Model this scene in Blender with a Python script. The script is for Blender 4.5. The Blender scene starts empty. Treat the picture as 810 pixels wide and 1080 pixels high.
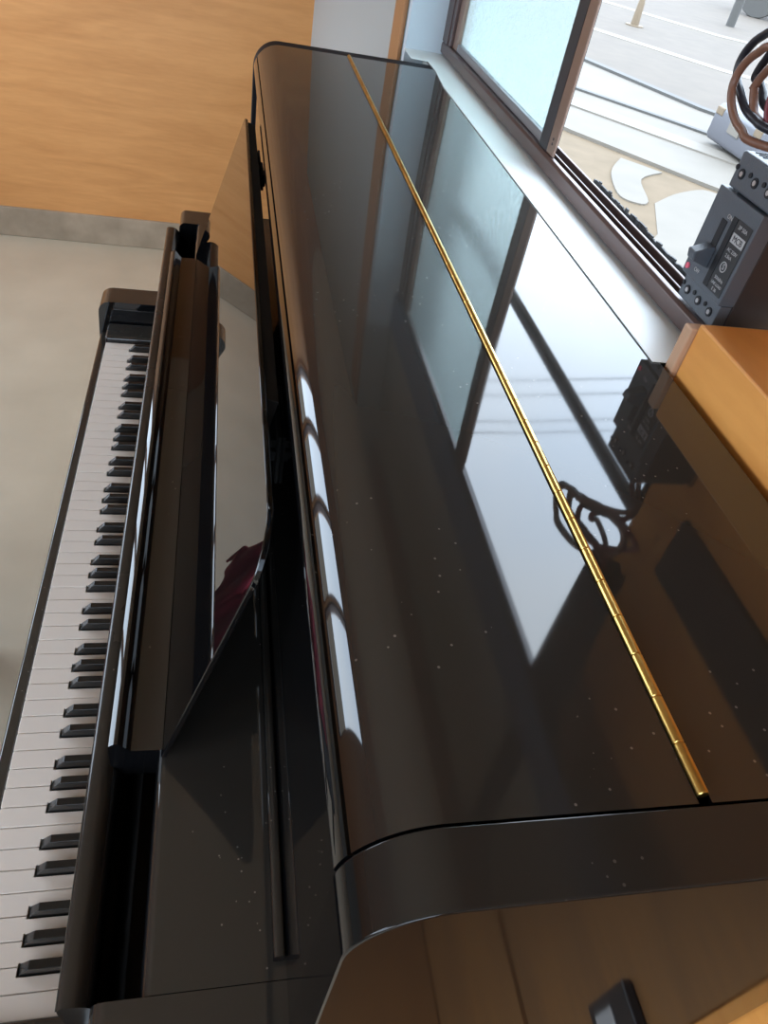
import bpy, bmesh, math, random
from mathutils import Vector, Matrix, noise
random.seed(4)
sc = bpy.context.scene
C = sc.collection

# ---------------------------------------------------------------- camera
cam_d = bpy.data.cameras.new('camera'); cam = bpy.data.objects.new('camera', cam_d); C.objects.link(cam)
R = Matrix(((0.97449211, -0.01844269, -0.22366267), (-0.15081264, 0.6842255, -0.71350614), (0.16619468, 0.72903726, 0.66399097)))
# columns of the camera basis (right, up, back)
cam.matrix_world = Matrix.Translation((0.22888, -0.21970, 1.60847)) @ R.to_4x4()
cam_d.sensor_fit = 'VERTICAL'; cam_d.sensor_height = 24.0; cam_d.sensor_width = 18.0
cam_d.lens = 779.414 / 1080 * 24.0
cam_d.clip_start = 0.01; cam_d.clip_end = 400
sc.camera = cam

# ---------------------------------------------------------------- sky, exposure
W = bpy.data.worlds.new('sky'); sc.world = W; W.use_nodes = True
bg = W.node_tree.nodes['Background']
tcw = W.node_tree.nodes.new('ShaderNodeTexCoord'); nw = W.node_tree.nodes.new('ShaderNodeTexNoise'); rw = W.node_tree.nodes.new('ShaderNodeValToRGB')
nw.inputs['Scale'].default_value = 2.2; nw.inputs['Detail'].default_value = 4
rw.color_ramp.elements[0].position = .35; rw.color_ramp.elements[0].color = (.64, .80, 1.0, 1)
rw.color_ramp.elements[1].position = .7; rw.color_ramp.elements[1].color = (.80, .90, 1.0, 1)
W.node_tree.links.new(tcw.outputs['Generated'], nw.inputs['Vector']); W.node_tree.links.new(nw.outputs['Fac'], rw.inputs['Fac'])
W.node_tree.links.new(rw.outputs['Color'], bg.inputs['Color'])
bg.inputs['Strength'].default_value = 7.6
vs = sc.view_settings
vs.view_transform = 'Standard'; vs.look = 'None'; vs.gamma = 1.0; vs.use_curve_mapping = False; vs.exposure = 0.13
sc.cycles.max_bounces = 10; sc.cycles.diffuse_bounces = 5; sc.cycles.glossy_bounces = 6; sc.cycles.transmission_bounces = 8
sc.cycles.caustics_reflective = False; sc.cycles.use_denoising = True
sc.cycles.sample_clamp_indirect = 8

def portal(name, loc, rot, sx, sy):
    d = bpy.data.lights.new(name, 'AREA'); d.shape = 'RECTANGLE'; d.size = sx; d.size_y = sy
    d.cycles.is_portal = True
    o = bpy.data.objects.new(name, d); o.location = loc; o.rotation_euler = rot; C.objects.link(o); return o

# ---------------------------------------------------------------- materials
def mat(name, col, rough=.5, metal=0, ior=1.5, var=None, scale=20, stretch=(1, 1, 1), bump=0, bscale=60, trans=0, spec=None, coat=0, rvar=None, detail=5):
    m = bpy.data.materials.new(name); m.use_nodes = True; nt = m.node_tree; b = nt.nodes['Principled BSDF']
    b.inputs['Base Color'].default_value = (*col, 1); b.inputs['Roughness'].default_value = rough
    b.inputs['Metallic'].default_value = metal; b.inputs['IOR'].default_value = ior
    if trans: b.inputs['Transmission Weight'].default_value = trans
    if coat: b.inputs['Coat Weight'].default_value = coat; b.inputs['Coat Roughness'].default_value = .08
    if spec is not None: b.inputs['Specular IOR Level'].default_value = spec
    tc = nt.nodes.new('ShaderNodeTexCoord'); mp = nt.nodes.new('ShaderNodeMapping'); mp.inputs['Scale'].default_value = stretch
    nt.links.new(tc.outputs['Object'], mp.inputs['Vector'])
    if var:
        n = nt.nodes.new('ShaderNodeTexNoise'); n.inputs['Scale'].default_value = scale; n.inputs['Detail'].default_value = detail
        r = nt.nodes.new('ShaderNodeValToRGB'); r.color_ramp.elements[0].position = .3; r.color_ramp.elements[1].position = .72
        r.color_ramp.elements[0].color = (*var, 1); r.color_ramp.elements[1].color = (*col, 1)
        nt.links.new(mp.outputs['Vector'], n.inputs['Vector']); nt.links.new(n.outputs['Fac'], r.inputs['Fac']); nt.links.new(r.outputs['Color'], b.inputs['Base Color'])
    if bump:
        n2 = nt.nodes.new('ShaderNodeTexNoise'); n2.inputs['Scale'].default_value = bscale; n2.inputs['Detail'].default_value = 4
        bp = nt.nodes.new('ShaderNodeBump'); bp.inputs['Strength'].default_value = bump; bp.inputs['Distance'].default_value = .002
        nt.links.new(mp.outputs['Vector'], n2.inputs['Vector']); nt.links.new(n2.outputs['Fac'], bp.inputs['Height']); nt.links.new(bp.outputs['Normal'], b.inputs['Normal'])
    return m

def lacquer(name, rough=.035, dust=.5, ior=1.6, base=(.036, .0325, .028)):
    m = bpy.data.materials.new(name); m.use_nodes = True; nt = m.node_tree; b = nt.nodes['Principled BSDF']
    b.inputs['Base Color'].default_value = (*base, 1); b.inputs['IOR'].default_value = ior; b.inputs['Roughness'].default_value = rough
    tc = nt.nodes.new('ShaderNodeTexCoord')
    v = nt.nodes.new('ShaderNodeTexVoronoi'); v.inputs['Scale'].default_value = 110; v.inputs['Randomness'].default_value = 1
    n = nt.nodes.new('ShaderNodeTexNoise'); n.inputs['Scale'].default_value = 9; n.inputs['Detail'].default_value = 3
    nt.links.new(tc.outputs['Object'], v.inputs['Vector']); nt.links.new(tc.outputs['Object'], n.inputs['Vector'])
    lt = nt.nodes.new('ShaderNodeMath'); lt.operation = 'LESS_THAN'; lt.inputs[1].default_value = .085
    nt.links.new(v.outputs['Distance'], lt.inputs[0])
    g = nt.nodes.new('ShaderNodeMath'); g.operation = 'GREATER_THAN'; g.inputs[1].default_value = .53
    nt.links.new(n.outputs['Fac'], g.inputs[0])
    mu = nt.nodes.new('ShaderNodeMath'); mu.operation = 'MULTIPLY'; nt.links.new(lt.outputs[0], mu.inputs[0]); nt.links.new(g.outputs[0], mu.inputs[1])
    m2 = nt.nodes.new('ShaderNodeMath'); m2.operation = 'MULTIPLY'; m2.inputs[1].default_value = dust; nt.links.new(mu.outputs[0], m2.inputs[0])
    mx = nt.nodes.new('ShaderNodeMix'); mx.data_type = 'RGBA'; mx.inputs['A'].default_value = (*base, 1); mx.inputs['B'].default_value = (.3, .28, .25, 1)
    nt.links.new(m2.outputs[0], mx.inputs['Factor'])
    # dust film on upward faces only; its tone also stands in for ceiling reflection
    ge = nt.nodes.new('ShaderNodeNewGeometry'); sx_ = nt.nodes.new('ShaderNodeSeparateXYZ'); nt.links.new(ge.outputs['Normal'], sx_.inputs[0])
    up_ = nt.nodes.new('ShaderNodeMapRange'); up_.inputs['From Min'].default_value = .5; up_.inputs['From Max'].default_value = .95; nt.links.new(sx_.outputs['Z'], up_.inputs['Value'])
    fm = nt.nodes.new('ShaderNodeMix'); fm.data_type = 'RGBA'; fm.inputs['A'].default_value = (.004, .004, .0045, 1)
    nt.links.new(up_.outputs['Result'], fm.inputs['Factor']); nt.links.new(mx.outputs['Result'], fm.inputs['B']); nt.links.new(fm.outputs['Result'], b.inputs['Base Color'])
    # finger smears: soft patches of slightly higher roughness
    n3 = nt.nodes.new('ShaderNodeTexNoise'); n3.inputs['Scale'].default_value = 5; n3.inputs['Detail'].default_value = 5; nt.links.new(tc.outputs['Object'], n3.inputs['Vector'])
    mr = nt.nodes.new('ShaderNodeMapRange'); mr.inputs['From Min'].default_value = .4; mr.inputs['From Max'].default_value = .75; mr.inputs['To Min'].default_value = rough; mr.inputs['To Max'].default_value = rough * 2.2 + .01
    nt.links.new(n3.outputs['Fac'], mr.inputs['Value']); nt.links.new(mr.outputs['Result'], b.inputs['Roughness'])
    return m

M = {}
M['lacquer'] = lacquer('black_lacquer', .02)
M['lacquer_lid'] = lacquer('black_lacquer_lid', .025, .6)
M['lacquer_soft'] = lacquer('black_lacquer_satin', .16, .6, 1.55, (.034, .031, .027))
M['mirror_lacquer'] = lacquer('black_lacquer_polished', .008, .05, 1.7, (.003, .003, .003))
M['dull_black'] = mat('dull_black_edge', (.008, .008, .011), .55, spec=.15)  # darkness of the curled far edge is put into this dull material
M['black'] = mat('matte_black', (.01, .01, .011), .6)
M['felt'] = mat('dark_felt', (.008, .008, .008), .9)
M['ivory'] = mat('ivory_keytop', (.86, .78, .70), .3)
M['ebony'] = mat('ebony_keytop', (.012, .012, .012), .25)
M['brass'] = mat('brass', (.85, .58, .18), .28, 1, var=(.6, .38, .1), scale=90, stretch=(1, .3, 1))
M['rail'] = mat('dark_brass', (.25, .18, .08), .35, 1)
def plywood(name, c1, c2, rough=.42, grain=(1, 1, 7)):
    m = bpy.data.materials.new(name); m.use_nodes = True; nt = m.node_tree; b = nt.nodes['Principled BSDF']
    b.inputs['Roughness'].default_value = rough
    tc = nt.nodes.new('ShaderNodeTexCoord'); mp = nt.nodes.new('ShaderNodeMapping'); mp.inputs['Scale'].default_value = grain
    nt.links.new(tc.outputs['Object'], mp.inputs['Vector'])
    n = nt.nodes.new('ShaderNodeTexNoise'); n.inputs['Scale'].default_value = 1.6; n.inputs['Detail'].default_value = 8; n.inputs['Distortion'].default_value = 1.2
    n2 = nt.nodes.new('ShaderNodeTexNoise'); n2.inputs['Scale'].default_value = 14; n2.inputs['Detail'].default_value = 6
    nt.links.new(mp.outputs['Vector'], n.inputs['Vector']); nt.links.new(mp.outputs['Vector'], n2.inputs['Vector'])
    ad = nt.nodes.new('ShaderNodeMath'); ad.operation = 'MULTIPLY_ADD'; ad.inputs[1].default_value = .35; nt.links.new(n2.outputs['Fac'], ad.inputs[0]); nt.links.new(n.outputs['Fac'], ad.inputs[2])
    r = nt.nodes.new('ShaderNodeValToRGB'); r.color_ramp.elements[0].position = .48; r.color_ramp.elements[1].position = .85
    r.color_ramp.elements[0].color = (*c2, 1); r.color_ramp.elements[1].color = (*c1, 1)
    nt.links.new(ad.outputs[0], r.inputs['Fac'])
    v = nt.nodes.new('ShaderNodeTexVoronoi'); v.inputs['Scale'].default_value = 4.5; nt.links.new(tc.outputs['Object'], v.inputs['Vector'])
    lt = nt.nodes.new('ShaderNodeMath'); lt.operation = 'LESS_THAN'; lt.inputs[1].default_value = .03; nt.links.new(v.outputs['Distance'], lt.inputs[0])
    mx = nt.nodes.new('ShaderNodeMix'); mx.data_type = 'RGBA'; mx.inputs['B'].default_value = (.12, .05, .02, 1)
    nt.links.new(lt.outputs[0], mx.inputs['Factor']); nt.links.new(r.outputs['Color'], mx.inputs['A']); nt.links.new(mx.outputs['Result'], b.inputs['Base Color'])
    return m
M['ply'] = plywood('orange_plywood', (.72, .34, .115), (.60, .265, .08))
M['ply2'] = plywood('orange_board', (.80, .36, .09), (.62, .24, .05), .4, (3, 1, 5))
M['ply_brown_and_shade'] = plywood('brown_and_shaded_board', (.25, .115, .035), (.18, .085, .03), .5, (3, 1, 5))  # brown wood; also the near wall's shade as a colour
M['ceil'] = plywood('ceiling_board', (.86, .80, .71), (.80, .73, .64), .7, (4, 1, 1))
M['lacquer_side'] = lacquer('black_lacquer_side', .05, .3, 1.4)
M['floor'] = mat('cement_floor', (.62, .53, .40), .5, var=(.53, .45, .335), scale=3.5, bump=.12, bscale=25, detail=8)
M['concrete'] = mat('concrete_skirting', (.46, .36, .26), .7, var=(.30, .235, .165), scale=8, detail=8, bump=.2)
M['plaster'] = mat('pale_plaster', (.40, .43, .43), .55, bump=.1, bscale=80)
M['sill'] = mat('white_sill_paint', (.90, .93, .91), .4, bump=.06, bscale=30)
M['reveal'] = mat('reveal_paint', (.62, .70, .76), .5)
M['slate'] = mat('slate_board', (.10, .16, .26), .5)
M['trimbrown'] = mat('brown_wood_trim', (.38, .18, .07), .5)
M['railgrey'] = mat('grey_sash_rail', (.17, .16, .165), .4)
M['trimwood'] = mat('pale_wood_edge', (.55, .33, .20), .5)
M['lintel'] = mat('grey_plaster', (.33, .35, .34), .7)
M['bronze'] = mat('bronze_aluminium', (.13, .085, .075), .35, .5, var=(.09, .06, .055), scale=6, stretch=(1, .2, 1))
M['bronze_light'] = mat('bronze_aluminium_worn', (.21, .135, .10), .4, .2)
M['alum'] = mat('grey_aluminium', (.45, .42, .42), .35, .7)
M['rubber'] = mat('dark_gasket', (.02, .018, .02), .6)
M['curtain'] = mat('dark_curtain', (.035, .04, .05), .9)
M['case'] = mat('breaker_case', (.075, .085, .10), .42, bump=.15, bscale=400)
M['case_dark'] = mat('breaker_body', (.02, .015, .015), .5)
M['pit'] = mat('breaker_recess', (.006, .006, .008), .7)
M['white'] = mat('label_white', (.42, .42, .42), .5)
M['label'] = mat('label_dark', (.02, .02, .022), .4)
M['red'] = mat('red_button', (.75, .12, .18), .4)
M['cab_black'] = mat('black_cable', (.018, .018, .026), .4)
M['cab_brown'] = mat('brown_cable', (.20, .095, .06), .45)
M['cab_red'] = mat('dark_red_cable', (.16, .02, .03), .45)
M['cloth'] = mat('burgundy_cloth', (.42, .04, .075), .7, var=(.20, .018, .035), scale=7, bump=.3, bscale=300)
M['fringe'] = mat('orange_trim', (.75, .16, .05), .8)
M['asphalt'] = mat('worn_asphalt', (.085, .066, .049), .9, var=(.072, .056, .042), scale=2, detail=8)
M['sand'] = mat('sandy_ground', (.105, .072, .040), .95, var=(.085, .058, .03), scale=3, detail=8)
M['pave'] = mat('pale_paving', (.115, .098, .078), .8, var=(.10, .086, .068), scale=1.5)
M['roadpaint'] = mat('worn_road_paint', (.122, .106, .086), .7)
M['steel'] = mat('steel_rail', (.03, .035, .045), .5, .3)
M['carpaint'] = mat('grey_car_paint', (.085, .085, .095), .5)
M['carglass'] = mat('car_glass', (.03, .035, .04), .1)
M['tyre'] = mat('tyre', (.03, .03, .03), .8)
M['yellow'] = mat('yellow_paint', (.16, .11, .03), .5)
M['postgrey'] = mat('grey_post', (.05, .047, .042), .7)
M['tan'] = mat('tan_post', (.12, .085, .05), .7)
M['wire'] = mat('overhead_wire', (.06, .06, .07), .7)
def frosted():
    m = bpy.data.materials.new('frosted_glass'); m.use_nodes = True; nt = m.node_tree; nt.nodes.clear()
    out = nt.nodes.new('ShaderNodeOutputMaterial'); mx = nt.nodes.new('ShaderNodeMixShader'); mx.inputs[0].default_value = .35
    gl = nt.nodes.new('ShaderNodeBsdfRefraction'); gl.inputs['Color'].default_value = (.84, .93, .92, 1); gl.inputs['Roughness'].default_value = .24; gl.inputs['IOR'].default_value = 1.05
    tr = nt.nodes.new('ShaderNodeBsdfTranslucent'); tr.inputs['Color'].default_value = (.44, .48, .475, 1)
    gs = nt.nodes.new('ShaderNodeBsdfGlossy'); gs.inputs['Roughness'].default_value = .2; m2 = nt.nodes.new('ShaderNodeMixShader'); m2.inputs[0].default_value = .04
    v = nt.nodes.new('ShaderNodeTexVoronoi'); v.inputs['Scale'].default_value = 260; tc = nt.nodes.new('ShaderNodeTexCoord'); nt.links.new(tc.outputs['Object'], v.inputs['Vector'])
    bp = nt.nodes.new('ShaderNodeBump'); bp.inputs['Strength'].default_value = .5; bp.inputs['Distance'].default_value = .002; nt.links.new(v.outputs['Distance'], bp.inputs['Height'])
    for x in (gl, tr, gs): nt.links.new(bp.outputs['Normal'], x.inputs['Normal'])
    nt.links.new(gl.outputs[0], mx.inputs[1]); nt.links.new(tr.outputs[0], mx.inputs[2]); nt.links.new(mx.outputs[0], m2.inputs[1]); nt.links.new(gs.outputs[0], m2.inputs[2]); nt.links.new(m2.outputs[0], out.inputs[0])
    return m
M['frost'] = frosted()

# ---------------------------------------------------------------- helpers
def obj(name, bm, m, parent=None, smooth=None, bevel=0, bseg=2):
    bmesh.ops.recalc_face_normals(bm, faces=bm.faces)
    me = bpy.data.meshes.new(name); bm.to_mesh(me); bm.free()
    o = bpy.data.objects.new(name, me); C.objects.link(o)
    if m: me.materials.append(M[m] if isinstance(m, str) else m)
    if smooth is not None:
        for f in me.polygons: f.use_smooth = True
        me.set_sharp_from_angle(angle=math.radians(smooth))
    if bevel:
        b = o.modifiers.new('bevel', 'BEVEL'); b.width = bevel; b.segments = bseg; b.limit_method = 'ANGLE'; b.angle_limit = math.radians(40); b.harden_normals = True
        for f in me.polygons: f.use_smooth = True
        me.set_sharp_from_angle(angle=math.radians(179))
    if parent:
        o.parent = parent; o.location = -rootpos(parent)
    return o
def rootpos(p):
    v = Vector((0, 0, 0))
    while p is not None: v += p.location; p = p.parent
    return v
def thing(name, label, cat, loc=(0, 0, 0), group=None):
    o = bpy.data.objects.new(name, None); C.objects.link(o); o.location = loc; o.empty_display_size = .05
    o['label'] = label; o['category'] = cat
    if group: o['group'] = group
    return o
def tag(o, label, cat, group=None):
    o['label'] = label; o['category'] = cat
    if group: o['group'] = group
    return o
def struct(name, bm, m, **k):
    o = obj(name, bm, m, **k); o['kind'] = 'structure'; return o
def box(bm, x0, x1, y0, y1, z0, z1, mx=None):
    vs_ = [bm.verts.new(v) for v in ((x0, y0, z0), (x1, y0, z0), (x1, y1, z0), (x0, y1, z0), (x0, y0, z1), (x1, y0, z1), (x1, y1, z1), (x0, y1, z1))]
    fs = [bm.faces.new([vs_[i] for i in f]) for f in ((0, 3, 2, 1), (4, 5, 6, 7), (0, 1, 5, 4), (1, 2, 6, 5), (2, 3, 7, 6), (3, 0, 4, 7))]
    if mx is not None: bmesh.ops.transform(bm, matrix=mx, verts=vs_)
    return vs_, fs
def bxm(*a, mx=None):
    bm = bmesh.new(); box(bm, *a, mx=mx); return bm
def prism(pts, f, a, b):
    """pts: 2-D outline; f(p, t): 3-D point; extrude t from a to b"""
    bm = bmesh.new(); prism_in(bm, pts, f, a, b); return bm
def prism_in(bm, pts, f, a, b):
    A = [bm.verts.new(f(p, a)) for p in pts]; B = [bm.verts.new(f(p, b)) for p in pts]; n = len(pts)
    bm.faces.new(A); bm.faces.new(B[::-1])
    for i in range(n): bm.faces.new((A[i], B[i], B[(i + 1) % n], A[(i + 1) % n]))
xz = lambda p, t: (p[0], t, p[1])
yz = lambda p, t: (t, p[0], p[1])
xy = lambda p, t: (p[0], p[1], t)
def arc(cx, cy, r, a0, a1, n=10):
    return [(cx + r * math.cos(math.radians(a0 + (a1 - a0) * i / n)), cy + r * math.sin(math.radians(a0 + (a1 - a0) * i / n))) for i in range(n + 1)]
def spline(pts, n=8):
    P = [Vector(p) for p in pts]; out = []
    for i in range(len(P) - 1):
        p0 = P[max(i - 1, 0)]; p1 = P[i]; p2 = P[i + 1]; p3 = P[min(i + 2, len(P) - 1)]
        for k in range(n):
            t = k / n; out.append(.5 * ((2 * p1) + (-p0 + p2) * t + (2 * p0 - 5 * p1 + 4 * p2 - p3) * t * t + (-p0 + 3 * p1 - 3 * p2 + p3) * t ** 3))
    out.append(P[-1]); return out
def tube(bm, path, r, seg=10, caps=True):
    path = [Vector(p) for p in path]; rings = []; up = None
    for i, p in enumerate(path):
        d = (path[min(i + 1, len(path) - 1)] - path[max(i - 1, 0)]).normalized()
        if up is None: up = d.orthogonal().normalized()
        up = (up - d * up.dot(d)).normalized(); s = d.cross(up)
        rr = r(i) if callable(r) else r
        rings.append([bm.verts.new(p + (up * math.cos(2 * math.pi * k / seg) + s * math.sin(2 * math.pi * k / seg)) * rr) for k in range(seg)])
    for a, b in zip(rings, rings[1:]):
        for k in range(seg): bm.faces.new((a[k], a[(k + 1) % seg], b[(k + 1) % seg], b[k]))
    if caps: bm.faces.new(rings[0][::-1]); bm.faces.new(rings[-1])
def rrect(x0, x1, z0, z1, r, n=5):
    return arc(x1 - r, z1 - r, r, 0, 90, n) + arc(x0 + r, z1 - r, r, 90, 180, n) + arc(x0 + r, z0 + r, r, 180, 270, n) + arc(x1 - r, z0 + r, r, 270, 360, n)

# ---------------------------------------------------------------- the room
XW = .622                      # face of the window wall beside the piano
YF = 3.33; YB = -2.8; XL = -1.6; ZC = 2.6
struct('floor', bxm(XL - .1, .75, YB - .1, YF + .1, -.1, 0), 'floor')
struct('ceiling', bxm(XL - .1, .85, YB - .1, YF + .1, ZC, ZC + .1), 'ceil')
struct('wall_far', bxm(XL - .1, .8, YF, YF + .12, .132, ZC), 'ply')
struct('baseboard_far', bxm(XL, .59, YF - .012, YF + .1, 0, .132), 'concrete', bevel=.004)
# window wall: solid below the sill, above the lintel, and beyond the window
bm = bmesh.new(); box(bm, XW, .712, .3025, 1.4595, 0, 1.30)
struct('wall_right', bm, 'lintel')
bm = bmesh.new(); box(bm, .582, .80, 1.4848, YF, 0, ZC)
struct('wall_right_plaster', bm, 'plaster').name = 'wall_right_far'
bm = bmesh.new(); box(bm, .655, .70, YB, 1.4845, 1.93, 2.32)
struct('wall_right_upper', bm, 'lintel')
bm = bmesh.new(); box(bm, .64, .80, YB, 1.4845, 2.32, ZC)
struct('wall_right_top', bm, 'ply_brown_and_shade')
bm = bmesh.new(); box(bm, .645, .66, YB, 1.4598, 1.835, 1.93); box(bm, .66, .70, YB, 1.4845, 1.91, 1.93)
struct('trim_1', bm, 'slate', bevel=.003)
# orange upright board at the far end of the window
struct('trim_2', bxm(.574, .5815, 1.485, 1.585, .0, 2.3), 'trimbrown', bevel=.002)
# plywood below and beside the near end of the window
struct('wall_right_near', bxm(XW, .7354, -.14, .289, .56, 1.357), 'ply2', bevel=.002)
struct('wall_right_back', bxm(XW, .7354, YB, -.1405, .56, 1.357), 'ply_brown_and_shade', bevel=.002)  # orange ply in shadow, its shade put into the brown colour
struct('trim_3', bxm(.617, .80, .2892, .302, .56, 1.351), 'trimwood', bevel=.002)
struct('trim_4', bxm(.618, .80, YB, .29, .43, .556), 'ply_brown_and_shade')
struct('wall_right_low', bxm(.624, .80, YB, .29, 0, .424), 'ply_brown_and_shade')
struct('wall_right_panel', bxm(.7355, .75, YB, .384, 1.358, 2.12), 'ply2')
struct('trim_7', bxm(.728, .7353, YB, .30, 1.50, 1.58), 'rubber')
# left wall (behind the player) with its row of windows, and the wall behind the camera with an unseen wide doorway added to let in skylight
bm = bmesh.new(); box(bm, XL - .1, XL, YB, YF, .7, .85); box(bm, XL - .1, XL, YB, YF, 2.05, ZC)
ys = [YB, -2.4, -1.3, -1.15, -.05, 1.05, 1.62, 1.64, 2.2, 2.22, 2.78, 2.80, 3.3, YF]  # windows nearest the back wall are unseen, added to light the room
for i in range(0, len(ys) - 1, 2): box(bm, XL - .1, XL, ys[i], ys[i + 1], .85, 2.05)
struct('wall_left', bm, 'ply')
struct('wall_left_low', bxm(XL - .1, XL, YB, YF, 0, .6995), 'plaster')
struct('shade_platform', bxm(.33, .621, YB + .01, -.2, 0, .14), 'ply_brown_and_shade')  # unseen platform added to darken the shaded floor mirrored in the piano's end
n = 2
for i in range(1, len(ys) - 2, 2):
    y0, y1 = ys[i], ys[i + 1]
    bm = bmesh.new()
    for a in ((y0, y1, .85, .89), (y0, y1, 2.01, 2.05), (y0, y0 + .02, .89, 2.01), (y1 - .02, y1, .89, 2.01)):
        box(bm, XL - .07, XL - .02, *a)
    struct('window_%d' % n, bm, 'bronze', bevel=.003); n += 1
    portal('portal', (XL - .12, (y0 + y1) / 2, 1.45), (0, math.radians(-90), 0), 1.2, y1 - y0)
bm = bmesh.new(); box(bm, XL, -1.4, YB - .1, YB, 0, ZC); box(bm, .3, .8, YB - .1, YB, 0, ZC); box(bm, -1.4, .3, YB - .1, YB, 2.3, ZC)
struct('wall_back', bm, 'ply')
portal('portal', (-.55, YB - .12, 1.15), (math.radians(90), 0, 0), 1.7, 2.3)
portal('portal', (.83, .89, 1.57), (0, math.radians(90), 0), .54, 1.14)

# ---------------------------------------------------------------- the window by the piano
# sill, stepping forward past the end of the piano
pts = [(.604, .302), (.604, 1.19), (.613, 1.3), (.6125, 1.372), (.580, 1.376), (.580, 1.46), (.7035, 1.46), (.7035, .302)]
bm = prism(pts, xy, 1.3103, 1.3115)
struct('trim_5', bm, 'sill', bevel=.0004)
struct('trim_6', bxm(.583, .70, 1.46, 1.4845, 1.2, 1.93), 'reveal')          # painted reveal at the far side
win = bpy.data.objects.new('window_1', None); C.objects.link(win); win['kind'] = 'structure'; win.location = (.66, .3, 1.315)
bm = bmesh.new()
prism_in(bm, [(.655, 1.3152), (.655, 1.331), (.658, 1.3345), (.664, 1.3345), (.664, 1.322), (.672, 1.322), (.672, 1.334), (.675, 1.334), (.675, 1.322), (.688, 1.322), (.688, 1.334), (.692, 1.334), (.692, 1.3152)], xz, .302, 1.46)
prism_in(bm, [(.655, 1.825), (.69, 1.875), (.69, 1.909), (.661, 1.909), (.661, 1.835), (.655, 1.834)], xz, .302, 1.4598)
box(bm, .655, .69, 1.42, 1.4598, 1.3346, 1.83)
obj('frame', bm, 'bronze', win, bevel=.001)
obj('track', bxm(.6925, .703, .302, 1.42, 1.3152, 1.326), 'alum', win, bevel=.001)
obj('outer_sill', bxm(.7035, .713, .302, 1.46, 1.28, 1.321), 'sill', win)
bm = bmesh.new(); yy = .33
while yy < .74:
    w = random.uniform(.004, .012); h = random.uniform(.003, .0075); box(bm, .7133, .7155, yy, yy + w, 1.318, 1.3212 + h); yy += w * .8
obj('brush_seal', bm, 'rubber', win)
sash = obj('sash', bxm(.664, .678, .835, 1.372, 1.3348, 1.347), 'railgrey', win, bevel=.001)
sash.name = 'sash_rail'
bm = bmesh.new(); box(bm, .660, .6635, .776, .803, 1.3348, 1.84)
st = obj('stile', bm, 'bronze_light', win, bevel=.0015)
bm = bmesh.new()
for z in (1.3485, 1.3545): tube(bm, [(.6594, .788, z), (.6602, .788, z)], .0018, 8)
obj('screw_hole', bm, 'rubber', st)
obj('stile', bxm(.6600, .6755, .8032, .834, 1.3348, 1.84), 'rubber', win)
obj('stile', bxm(.663, .687, 1.373, 1.418, 1.3348, 1.84), 'bronze_light', win, bevel=.0015)
obj('stile', bxm(.657, .666, 1.400, 1.4195, 1.3348, 1.84), 'bronze', win, bevel=.0015)
obj('frosted_pane', bxm(.670, .673, .834, 1.373, 1.347, 1.84), 'frost', win)
# outside security rail, seen only in the lid
tag(obj('security_rail', bxm(.752, .764, -1.2, 1.40, 1.578, 1.598), 'steel', bevel=.002), 'dark steel rail across the outside of the window, mirrored in the piano lid', 'rail')
# gathered dark curtain at the near end of the window
def curtain():
    bm = bmesh.new(); N = 48; Hn = 14; grid = []
    for j in range(Hn + 1):
        z = 1.575 + (2.42 - 1.575) * j / Hn; t = j / Hn; wd = .03 + .035 * min(1, t * 2.2); row = []
        for i in range(N):
            a = 2 * math.pi * i / N; r = 1 + .18 * math.sin(a * 9 + j * .15)
            row.append(bm.verts.new((.667 + .62 * .028 * r * math.cos(a), .30 + wd * .8 * r * math.sin(a), z)))
        grid.append(row)
    for a, b in zip(grid, grid[1:]):
        for i in range(N): bm.faces.new((a[i], a[(i + 1) % N], b[(i + 1) % N], b[i]))
    bm.faces.new(grid[0][::-1]); bm.faces.new(grid[-1]); return bm
tag(obj('gathered_curtain', curtain(), 'curtain', smooth=60), 'dark gathered curtain hanging at the near end of the window', 'curtain')

# ---------------------------------------------------------------- the piano
PZ = 1.31; NY0, NY1 = -.126, -.092; FY0, FY1 = 1.316, 1.348; IY0, IY1 = -.056, 1.283
P = thing('upright_piano', 'black lacquered upright piano standing under the window with its keyboard lid open', 'piano', (.3, .611, 0))
ZS = .985
side_o = [(.612, .0), (.612, PZ)] + arc(.327, PZ - .044, .044, 90, 180, 14) + [(.283, .0)]
for a, b, m_ in ((NY0, NY1, 'lacquer_side'), (FY0, FY1, 'dull_black')):
    obj('side_panel', prism(side_o, xz, a, b), m_, P, bevel=.0014, bseg=3)
# arms beside the keyboard, stepping up to the shelf
arm_o = [(.2828, .60), (.2828, ZS)] + arc(.162, ZS - .012, .012, 90, 180, 6) + [(.150, .85)] + arc(.110, .84, .040, 0, -90, 6)
arm_o += arc(.006, .775, .025, 90, 180, 7) + [(-.022, .70), (-.010, .64), (.02, .615), (.05, .60)]
for y_o, y_m, y_i in ((NY0, NY1, IY0 - .0006), (FY1, FY0, IY1 + .0006)):
    bm = prism([(.2828, .60), (.2828, ZS)] + arm_o[2:], xz, min(y_o, y_m), max(y_o, y_m))
    prism_in(bm, [(.3056, .60), (.3056, ZS)] + arm_o[2:], xz, min(y_m, y_i), max(y_m, y_i))
    obj('arm', bm, 'lacquer', P, smooth=25)
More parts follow.
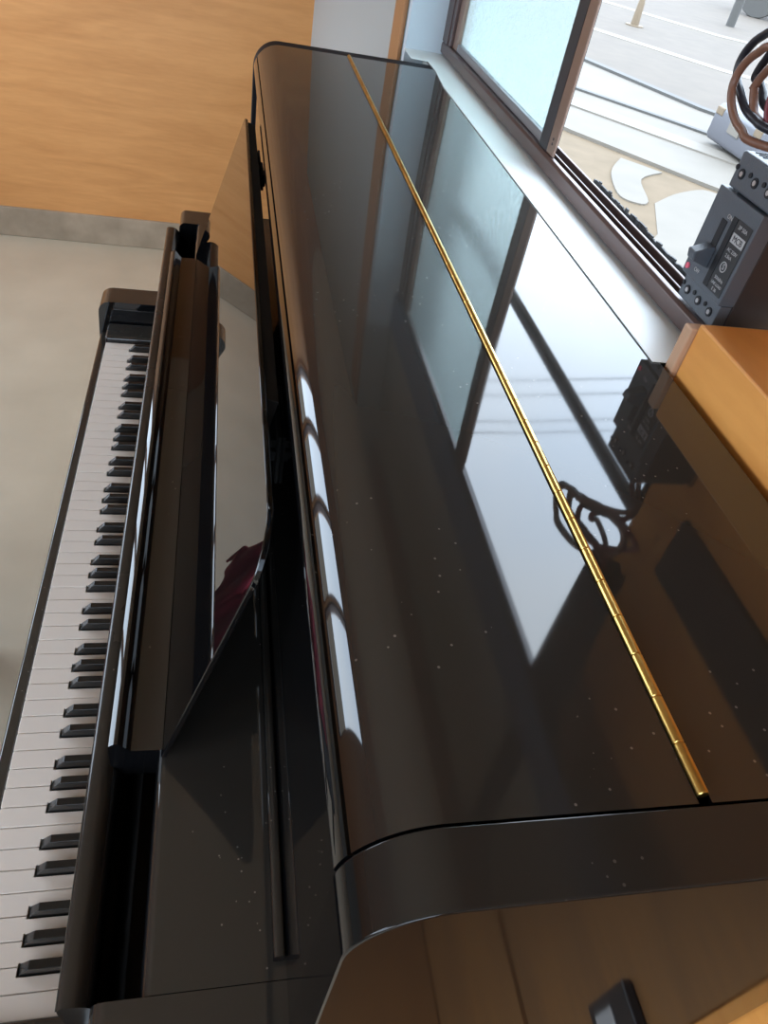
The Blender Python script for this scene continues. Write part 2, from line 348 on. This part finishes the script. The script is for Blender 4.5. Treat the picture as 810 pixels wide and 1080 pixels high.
# lid: front flap curling over the edge, rear flap, brass hinge
HX = .4515
o_ = [(HX - .0035, PZ - .022), (HX - .0035, PZ)] + arc(.327, PZ - .044, .044, 90, 150, 14)
i_ = arc(.327, PZ - .044, .028, 150, 90, 8)
lid = obj('front_lid', prism(o_ + i_, xz, NY1 + .0008, FY0 - .0015), 'lacquer_lid', P, smooth=35)
obj('rear_lid', prism([(HX + .0035, PZ - .022), (HX + .0035, PZ), (.612, PZ), (.612, PZ - .022)], xz, NY1 + .0008, FY0 - .0015), 'lacquer_lid', P)
bm = bmesh.new(); y = NY1 + .004; k = 0
while y < FY0 - .006:
    y2 = min(y + .0262, FY0 - .004)
    tube(bm, [(HX, y + .0002, PZ + .0004), (HX, y + .0006, PZ + .0004), (HX, y2 - .0006, PZ + .0004), (HX, y2 - .0002, PZ + .0004)], lambda i: .0027 if i in (0, 3) else .0031, 14); y = y2; k += 1
tube(bm, [(HX, NY1 + .005, PZ + .0004), (HX, FY0 - .006, PZ + .0004)], .0022, 10)
obj('hinge', bm, 'brass', P, smooth=35)
# fixed lip under the lid's curl
zl = PZ - .044
oo = arc(.327, zl, .0442, 153.5, 173, 6) + [(.2845, zl + .0035), (.292, zl + .002), (.300, zl)] + arc(.327, zl, .026, 180, 153, 3)
obj('lid_lip', prism(oo, xz, NY1 + .001, FY0 - .001), 'lacquer', P, smooth=35)
obj('upper_panel', bxm(.2872, .322, NY1 + .0005, FY0 - .0005, ZS - .02, zl + .005), 'mirror_lacquer', P)
obj('molding', prism(rrect(.2772, .2869, ZS + .0005, ZS + .012, .003), xz, IY0 + .012, IY1 - .012), 'lacquer', P, smooth=40)
obj('key_shelf', prism([(.305, ZS)] + arc(.192, ZS - .009, .009, 90, 180, 6) + [(.183, .90), (.20, .89), (.305, .89)], xz, IY0, IY1), 'lacquer', P, smooth=40)
# keyboard lid standing open behind the keys
fb = [(.135, .765), (.131, .80), (.129, .94), (.127, .962), (.127, .970)] + arc(.131, .970, .005, 180, 90, 4) + arc(.135, .957, .018, 85, 0, 8) + [(.155, .930), (.157, .90), (.156, .765)]
obj('keyboard_lid', prism(fb, xz, IY0 + .001, IY1 - .001), 'lacquer_soft', P, smooth=35)
# music desk
th = .005
B0 = Vector((.187, 0, .992)); B1 = Vector((.2648, 0, 1.256)); u = (B1 - B0).normalized(); nn = Vector((-u.z, 0, u.x)); L = (B1 - B0).length
def desk(p, t): return tuple(B0 + u * p[1] + Vector((0, p[0], 0)) - nn * t)
r = .03
ya, yb = .122, 1.118
dp = [(ya + .001, 0), (yb + .01, 0)] + arc(1.057, L - .012, .010, 15, 90, 5) + arc(ya + .045, L - .045, .045, 90, 180, 10)
obj('music_desk', prism(dp, desk, 0, th), 'mirror_lacquer', P, bevel=.001)
obj('desk_back', prism([(.25, .02), (1.085, .02), (1.050, L - .003), (.30, L - .003)], desk, th + .0002, .017), 'felt', P, bevel=.001)
sh = [(.1885, .958), (.1885, .9985), (.1660, .9985), (.1625, .9990), (.1600, 1.0010), (.1575, 1.0045), (.1545, 1.0085), (.1520, 1.0105), (.1500, 1.0108), (.1488, 1.0104), (.1446, 1.0074), (.1442, 1.006), (.1442, .9745), (.1500, .9700), (.1545, .958)]
obj('desk_ledge', prism(sh, xz, ya + .005, 1.098), 'lacquer', P, smooth=24)
for yc in (1.05, .36):
    bm = bmesh.new(); box(bm, .278, .2870, yc - .03, yc + .03, 1.16, 1.185); box(bm, .2835, .2870, yc - .045, yc + .04, 1.145, 1.20)
    tube(bm, [(.2805, yc - .036, 1.172), (.2805, yc + .036, 1.172)], .005, 10)
    box(bm, .262, .284, yc - .02, yc + .02, 1.168, 1.176)
    obj('desk_hinge', bm, 'felt', P, bevel=.001)
# keys
KW = .0235; KB = 1.222
def wb(i): return KB - i * KW              # treble-side boundary list measured from the bass end
blacks = {}
blacks[1] = -.003   # boundary index : offset towards treble(-)/bass(+)
offs = {}
for o in range(0, 8):
    b = 2 + 7 * (o - 1)
    for k, d in ((1, -.0025), (2, .0025), (4, -.003), (5, 0), (6, .003)):
        i = b + k
        if 1 <= i <= 51 and not (o == 0 and k < 6): offs[i] = d
offs[1] = .003
def key_white(i):
    y1 = wb(i); y0 = wb(i + 1); g = .0009
    y1 -= g / 2; y0 += g / 2
    r1, r0 = y1, y0
    if i in offs: r1 = min(r1, wb(i) - offs[i] - .0062)
    if i + 1 in offs: r0 = max(r0, wb(i + 1) - offs[i + 1] + .0062)
    xb = .049
    out = [(.0, y0), (.0, y1), (xb, y1)]
    if r1 < y1 - 1e-6: out += [(xb, r1)]
    out += [(.126, r1), (.126, r0)]
    if r0 > y0 + 1e-6: out += [(xb, r0)]
    out += [(xb, y0)]
    bm = prism(out, xy, .722, .7400 + random.uniform(-.0003, .0002))
    return bm
for i in range(52): obj('white_key', key_white(i), 'ivory', P, bevel=.0008, bseg=1)
for i, d in sorted(offs.items()):
    yc = wb(i) - d; bm = bmesh.new()
    x0, x1 = .050, .126; z0, z1 = .735, .7525
    lo = [(x0, yc - .0052, z0), (x1, yc - .0052, z0), (x1, yc + .0052, z0), (x0, yc + .0052, z0)]
    hi = [(x0 + .011, yc - .0044, z1), (x1, yc - .0044, z1), (x1, yc + .0044, z1), (x0 + .011, yc + .0044, z1)]
    mid = [(x0 + .001, yc - .0052, .7415), (x1, yc - .0052, .7415), (x1, yc + .0052, .7415), (x0 + .001, yc + .0052, .7415)]
    V = [[bm.verts.new(p) for p in r_] for r_ in (lo, mid, hi)]
    for a, b in zip(V, V[1:]):
        for k in range(4): bm.faces.new((a[k], a[(k + 1) % 4], b[(k + 1) % 4], b[k]))
    bm.faces.new(V[0][::-1]); bm.faces.new(V[2])
    obj('black_key', bm, 'ebony', P, bevel=.0009, bseg=2)
obj('key_slip', prism(rrect(-.0185, -.0025, .655, .7275, .004), xz, IY0, IY1), 'lacquer', P, smooth=40)
obj('key_block', bxm(-.002, .126, IY0 + .0005, -.0008, .70, .752), 'lacquer_soft', P, bevel=.006, bseg=3)
obj('key_block', bxm(-.002, .126, KB + .0008, IY1 - .0005, .70, .752), 'lacquer_soft', P, bevel=.006, bseg=3)
obj('keybed', bxm(-.018, .28, IY0, IY1, .62, .6545), 'lacquer_soft', P, bevel=.002)
obj('key_frame', bxm(.0, .26, IY0 + .001, IY1 - .001, .6548, .699), 'felt', P)
obj('action_cover', bxm(.165, .30, IY0 + .001, IY1 - .001, .70, .89), 'felt', P)
obj('lower_panel', bxm(.262, .28, NY1 + .001, FY0 - .001, .14, .618), 'lacquer', P, bevel=.002)
obj('plinth', bxm(.235, .60, NY1 + .001, FY0 - .001, .01, .138), 'lacquer', P, bevel=.002)
obj('back_panel', bxm(.595, .611, NY1 + .001, FY0 - .001, .14, 1.287), 'ply_brown_and_shade', P)
for yy_ in (-.088, 1.28):
    obj('leg', prism([(.01, .012), (.05, .012), (.058, .618), (-.002, .618)], xz, yy_ - .02, yy_ + .03), 'lacquer', P, bevel=.003)
    obj('toe_block', bxm(-.01, .25, yy_ - .034, yy_ + .04, 0, .012), 'lacquer', P)

# ---------------------------------------------------------------- circuit breaker
BX, BY0, BY1 = .655, .321, .389
bk = thing('circuit_breaker', 'dark grey three pole circuit breaker mounted beside the window above the piano', 'circuit breaker', (BX + .035, .355, 1.337))
obj('body', bxm(BX + .016, .73, BY0 + .0005, BY1 - .001, 1.338, 1.466), 'case_dark', bk, bevel=.001)
# front cover: lower terminal step, raised middle, upper terminal step
def bevbox(name, a, m, parent, b=.0012): return obj(name, bxm(*a), m, parent, bevel=b)
bevbox('front_cover', (BX, BX + .0158, BY0, BY1 + .004, 1.3585, 1.438), 'case', bk)
bevbox('terminal_cover', (BX + .004, BX + .0158, BY0 + .001, BY1, 1.337, 1.3582), 'case', bk)
tcv = bevbox('terminal_cover', (BX + .004, BX + .07, BY0 + .001, BY1, 1.4385, 1.468), 'case', bk, .002)
bm = bmesh.new()
for j in range(3):
    yc = BY0 + .013 + j * .0215
    for q in (-.006, 0, .006):
        for row in (0, 1): box(bm, BX + .012 + row * .022, BX + .028 + row * .022, yc + q - .0011, yc + q + .0011, 1.4675, 1.4685)
obj('vent_slot', bm, 'pit', tcv)
for zc, xs in ((1.347, BX + .0035), (1.452, BX + .0035)):
    bm = bmesh.new()
    for j in range(3):
        yc = BY0 + .0125 + j * .0215
        tube(bm, [(xs - .0006, yc, zc), (xs + .002, yc, zc)], .0042, 12)
        tube(bm, [(xs - .0006, yc + .0095, zc + .003), (xs + .002, yc + .0095, zc + .003)], .0022, 8)
    obj('terminal_hole', bm, 'pit', bk)
    bm = bmesh.new()
    for j in range(3):
        yc = BY0 + .0125 + j * .0215; tube(bm, [(xs - .001, yc, zc), (xs + .001, yc, zc)], .0022, 8)
    obj('terminal_screw', bm, 'alum', bk)
obj('toggle_slot', bxm(BX - .0006, BX + .001, .3605, .3690, 1.376, 1.4175), 'pit', bk)
bm = prism([(BX, 1.3755), (BX - .017, 1.381), (BX - .019, 1.389), (BX - .004, 1.395), (BX, 1.395)], xz, .3585, .371)
obj('toggle_lever', bm, 'case', bk, bevel=.0015)
obj('groove', bxm(BX - .0007, BX + .001, .3475, .3545, 1.364, 1.4245), 'pit', bk)
lb = obj('rating_label', bxm(BX - .0005, BX + .0004, .3245, .3465, 1.364, 1.425), 'label', bk)
def text(s, size, y, z, m, parent, name='lettering', up=0):
    cu = bpy.data.curves.new(name, 'FONT'); cu.body = s; cu.size = size; cu.extrude = .0001; cu.align_x = 'CENTER'; cu.align_y = 'CENTER'
    t = bpy.data.objects.new(name, cu); C.objects.link(t)
    dg = bpy.context.evaluated_depsgraph_get(); me = bpy.data.meshes.new_from_object(t.evaluated_get(dg)); bpy.data.objects.remove(t)
    o = bpy.data.objects.new(name, me); C.objects.link(o)
    # text plane: right = -y, up = z, normal = -x
    me.transform(Matrix(((0, 0, -1, BX - .0008 - up), (-1, 0, 0, y), (0, 1, 0, z), (0, 0, 0, 1))))
    me.materials.clear(); me.materials.append(M[m]); o.parent = parent; o.location = -rootpos(parent); return o
obj('label_block', bxm(BX - .0007, BX, .326, .3455, 1.4065, 1.4145), 'white', lb)
text('MCB', .0072, .3357, 1.4103, 'label', lb, up=.0001)
text('3P 50A', .0048, .3357, 1.4200, 'white', lb)
text('AC 220V', .0042, .3357, 1.4010, 'white', lb)
text('2.5kA', .0042, .3375, 1.3960, 'white', lb)
text('50/60Hz', .0040, .3357, 1.3765, 'white', lb)
text('LINE LOAD', .0034, .3357, 1.3715, 'white', lb)
text('E 30', .0040, .3357, 1.3670, 'white', lb)
bm = bmesh.new(); tube(bm, [(BX - .0008, .3375 + .0042 * math.cos(a * math.pi / 10), 1.3870 + .0042 * math.sin(a * math.pi / 10)) for a in range(21)], .0005, 6, False)
obj('emblem', bm, 'white', lb)
text('S', .0072, .3375, 1.3870, 'white', lb)
text('ON', .0052, .3590, 1.4215, 'white', bk)
text('OFF', .0052, .3700, 1.3685, 'white', bk)
bm = bmesh.new(); tube(bm, [(BX - .0012, .3865, 1.3660), (BX + .001, .3865, 1.3660)], .0028, 12)
obj('trip_button', bm, 'red', bk)
obj('mounting_plate', bxm(.7302, .7353, .322, .383, 1.3375, 1.47), 'ply_brown_and_shade', bk)

# cables looping above the breaker
def cable(name, pts, r, m, label):
    bm = bmesh.new(); tube(bm, spline(pts, 8), r, 12)
    tag(obj(name, bm, m, smooth=60), label, 'cable', 'cables of the circuit breaker')
def loops(y, zb, pl, x, yr, top):
    # pl: visible left half of the loop, bottom to top (y, z); then round the back and a second, tighter turn
    pts = [(.700, y, 1.469), (.69, y - .004, 1.48), (.66, .300, zb - .002)]
    pts += [(x + .004, .318, zb)] + [(x, a, b) for a, b in pl]
    pts += [(x + .012, yr + .02, top), (x + .04, yr, top - .014), (x + .042, yr + .004, zb + .016), (x + .028, .312, zb + .006)]
    pts += [(x + .012, a - .009, b + (.004 if b < 1.52 else -.005)) for a, b in pl[1:-1]]
    pts += [(x + .025, .330, top - .004), (.655, .303, top + .012), (.665, .300, 1.60)]
    return pts
cable('power_cable', loops(.338, 1.4995, [(.336, 1.5015), (.352, 1.5045), (.3665, 1.5115), (.378, 1.5175), (.3835, 1.527), (.3805, 1.5385), (.370, 1.5485), (.350, 1.556)], .618, .288, 1.553), .0032, 'cab_black', 'black cable looping widest above the circuit breaker')
cable('power_cable', loops(.357, 1.490, [(.330, 1.4935), (.345, 1.4975), (.3575, 1.5045), (.3650, 1.513), (.3665, 1.522), (.3620, 1.532), (.353, 1.540), (.338, 1.547)], .609, .281, 1.545), .0031, 'cab_brown', 'brown cable looping in front of the black one above the breaker')
cable('power_cable', loops(.376, 1.498, [(.326, 1.503), (.333, 1.510), (.3355, 1.518), (.332, 1.527), (.322, 1.534)], .624, .276, 1.535), .0031, 'cab_red', 'dark red cable curling inside the brown loop')

# black switch box low on the plywood, mirrored in the end of the piano
sb = thing('switch_box', 'small black switch box with a pale plate on the plywood beside the piano end', 'switch', (.616, -.172, .77))
obj('box_case', bxm(.610, .6215, -.195, -.150, .77, .862), 'case_dark', sb, bevel=.003)
obj('plate', bxm(.6088, .6105, -.182, -.163, .785, .825), 'white', sb)

# ---------------------------------------------------------------- stool and cloth beside the keyboard
stl = thing('piano_stool', 'black padded piano stool in front of the keyboard, mirrored in the music desk', 'stool', (-.47, .72, 0))
obj('seat', prism(rrect(-.66, -.285, .50, 1.03, .03), xy, .38, .425), 'black', stl, bevel=.01, bseg=3)
obj('seat_frame', bxm(-.64, -.305, .52, 1.01, .33, .3795), 'lacquer', stl, bevel=.003)
for lx in (-.62, -.33):
    for ly in (.55, .98):
        obj('leg', bxm(lx - .018, lx + .018, ly - .018, ly + .018, 0, .3295), 'lacquer', stl, bevel=.003)
def crumple():
    bm = bmesh.new(); N = 90; g = []
    def hill(x, y, cx, cy, rx, ry): return max(0, 1 - ((x - cx) / rx) ** 2 - ((y - cy) / ry) ** 2) ** .7
    for i in range(N + 1):
        row = []
        for j in range(N + 1):
            x = -.588 + .350 * i / N; y = .62 + .48 * j / N
            f = abs(noise.noise(Vector((x * 13, y * 9, 1)))) + .6 * abs(noise.noise(Vector((x * 31, y * 24, 5))))
            h = .085 * hill(x, y, -.270, 1.01, .062, .10) + .055 * hill(x, y, -.35, .80, .14, .17)
            z = .431 + h * (.60 + .9 * f) + .022 * f + .03 * h / .08 * abs(math.sin(x * 70 + y * 35 + 2 * noise.noise(Vector((x * 9, y * 9, 3)))))
            x -= max(0, y - .93) * .30 * (i / N)
            ox = max(0, x + .275); oy = max(0, y - 1.035)
            z -= min(.10, ox * 4.5) + min(.05, oy * 1.0)
            x -= ox * .30; y -= oy * .45
            x += .014 * noise.noise(Vector((x * 16, y * 16, 9))); y += .014 * noise.noise(Vector((x * 16, y * 16, 19)))
            row.append(bm.verts.new((x, y, z)))
        g.append(row)
    for i in range(N):
        for j in range(N): bm.faces.new((g[i][j], g[i + 1][j], g[i + 1][j + 1], g[i][j + 1]))
    return bm
cl = obj('crumpled_cloth', crumple(), 'cloth', smooth=50)
so = cl.modifiers.new('thickness', 'SOLIDIFY'); so.thickness = .004; so.offset = 1
tag(cl, 'crumpled burgundy cloth heaped on the piano stool', 'cloth')

# ---------------------------------------------------------------- outside the window
GZ = -1.286                     # the street lies lower than the floor of the room
struct('ground', bxm(-60, 90, -60, 120, GZ - .3, GZ), 'sand')
def flat(name, pts, z, m, label=None, cat=None, h=.03):
    bm = prism(pts, xy, GZ + z - h, GZ + z); o = obj(name, bm, m)
    if label: tag(o, label, cat)
    else: o['kind'] = 'structure'
    return o
flat('road', [(3.06, 21.78), (6.75, 15.03), (8.1, 13.41), (11.52, 9.54), (21.42, -0.72), (107.82, -3.42), (107.82, 108.18), (-7.38, 108.18), (-3.78, 32.58)], .012, 'asphalt')
flat('pavement', [(-5.58, 36.18), (1.98, 18.18), (5.58, 11.75), (7.03, 9.9), (10.98, 5.58), (21.42, -4.32), (23.22, -0.9), (12.96, 9.54), (9.39, 14.49), (7.92, 17.91), (5.58, 23.58), (-0.18, 39.78)], .05, 'pave', h=.06)
def band(name, pts, w, z, m, h=.008):
    P_ = [Vector((*p, 0)) for p in pts]; out = []; out2 = []
    for i, p in enumerate(P_):
        d = (P_[min(i + 1, len(P_) - 1)] - P_[max(i - 1, 0)]).normalized(); s = Vector((-d.y, d.x, 0)) * w / 2
        out.append((p + s)[:2]); out2.append((p - s)[:2])
    return flat(name, out + out2[::-1], z, m, h=h)
band('kerb', [(4.5, 27.18), (7.92, 18), (9.39, 14.58), (13.5, 9.18), (21.42, 0.18)], .22, .10, 'postgrey', .1)
band('kerb', [(3.42, 22.14), (6.64, 14.79), (8.01, 13.32), (12.24, 8.46), (19.62, 0.18)], .13, .085, 'postgrey', .08)
band('kerb', [(2.7, 21.06), (6.21, 13.59), (7.56, 12.06), (11.7, 7.38), (19.62, -1.62)], .5, .075, 'roadpaint', .06)
band('road_line', [(6.12, 34.38), (9.36, 23.94), (12.78, 19.62), (16.38, 17.28), (25.02, 10.98)], .5, .02, 'roadpaint')
band('road_line', [(7.02, 46.98), (11.34, 31.86), (16.02, 26.1), (23.22, 22.5), (35.82, 18.18)], .6, .02, 'roadpaint')
# pale foot of the pavement edge and a pale patch on the sandy ground
flat('pavement_foot', [tuple(v[:2]) for v in spline([(*q, 0) for q in [(6.03, 10.71), (5.58, 9.99), (5.31, 9.09), (5.43, 8.82), (5.67, 8.91), (5.97, 9.81), (6.51, 10.26)]], 5)], .02, 'pave', h=.03)
flat('ground_patch', [tuple(v[:2]) for v in spline([(*q, 0) for q in [(5.77, 8.91), (6.39, 9.45), (7.02, 9.72), (7.2, 9), (6.12, 7.74), (5.43, 7.03), (4.73, 6.66), (4.77, 7.11), (5.31, 7.83)]], 5)], .008, 'pave', h=.01)
bm = bmesh.new(); tube(bm, [(18.18, 29.16, GZ), (18.18, 29.16, GZ + 1.6)], .16, 14); tube(bm, [(18.18, 29.16, GZ + 1.6), (18.18, 29.16, GZ + 1.65), (18.18, 29.16, GZ + 1.68)], lambda i: (.16, .13, .05)[i], 14)
tag(obj('bollard', bm, 'postgrey', smooth=50), 'dark grey bollard on the far side of the road', 'bollard')
bm = bmesh.new(); tube(bm, [(12.42, 24.84, GZ), (12.42, 24.84, GZ + .62), (12.42, 24.84, GZ + .74)], lambda i: (.13, .10, .05)[i], 14); tube(bm, [(12.42, 24.84, GZ), (12.42, 24.84, GZ + .04)], .28, 14)
tag(obj('road_marker', bm, 'tan', smooth=50), 'short tan road marker beyond the white line', 'post')
# parked grey car, only its low nose in view
car = thing('parked_car', 'pale grey car parked across the street, its nose partly behind the cables', 'car', (9.78, 11.53, GZ))
mc = Matrix.Translation((8.78, 11.51, GZ))
def tf(bm): bmesh.ops.transform(bm, matrix=mc, verts=bm.verts); return bm
prof = [(-.54, .12), (-.58, .20), (-.57, .60), (-.50, .66), (.35, .80), (1.0, 1.28), (2.4, 1.32), (3.1, .95), (3.25, .5), (3.2, .22)]
obj('body', tf(prism(prof, xz, -.74, .74)), 'carpaint', car, bevel=.03, bseg=3)
obj('windscreen', tf(prism([(.42, .875), (.97, 1.262), (.95, 1.275), (.39, .888)], xz, -.62, .62)), 'carglass', car)
obj('number_plate', tf(bxm(-.60, -.575, -.17, .17, .36, .52)), 'roadpaint', car)
for s in (-1, 1):
    obj('head_lamp', tf(bxm(-.585, -.48, s * .60 - .11, s * .60 + .11, .50, .62)), 'tan', car, bevel=.02)
    for wx in (.2, 2.5):
        bm = bmesh.new(); tube(bm, [(wx, s * .66, .27), (wx, s * .745, .27)], .27, 20)
        obj('wheel', tf(bm), 'tyre', car)
# yellow machine far across the road
mch = thing('yellow_machine', 'yellow machine with a dark wheel at the far edge of the road', 'vehicle', (22.58, 34.46, GZ))
bm = bmesh.new(); tube(bm, [(21.78, 33.66, GZ + .85), (22.18, 34.06, GZ + .85)], .85, 20); obj('wheel', bm, 'postgrey', mch, bevel=.03)
obj('body', bxm(22.08, 24.78, 33.06, 36.26, GZ + 1.0, GZ + 2.4), 'yellow', mch, bevel=.08)
# overhead wires crossing the sky, mirrored in the lid
for z8 in (6.25, 6.50, 6.96, 7.17):
    bm = bmesh.new(); tube(bm, [(x_, 8, z8 - .09 * (x_ - 3.05)) for x_ in (1, 4, 8, 14)], .009, 6)
    tag(obj('overhead_wire', bm, 'wire'), {6.25: 'lowest of the four overhead wires crossing the sky mirrored in the lid', 6.50: 'second lowest overhead wire in the sky mirrored in the lid', 6.96: 'second highest overhead wire in the sky mirrored in the lid', 7.17: 'highest of the four overhead wires crossing the sky mirrored in the lid'}[z8], 'wire', 'overhead wires outside')
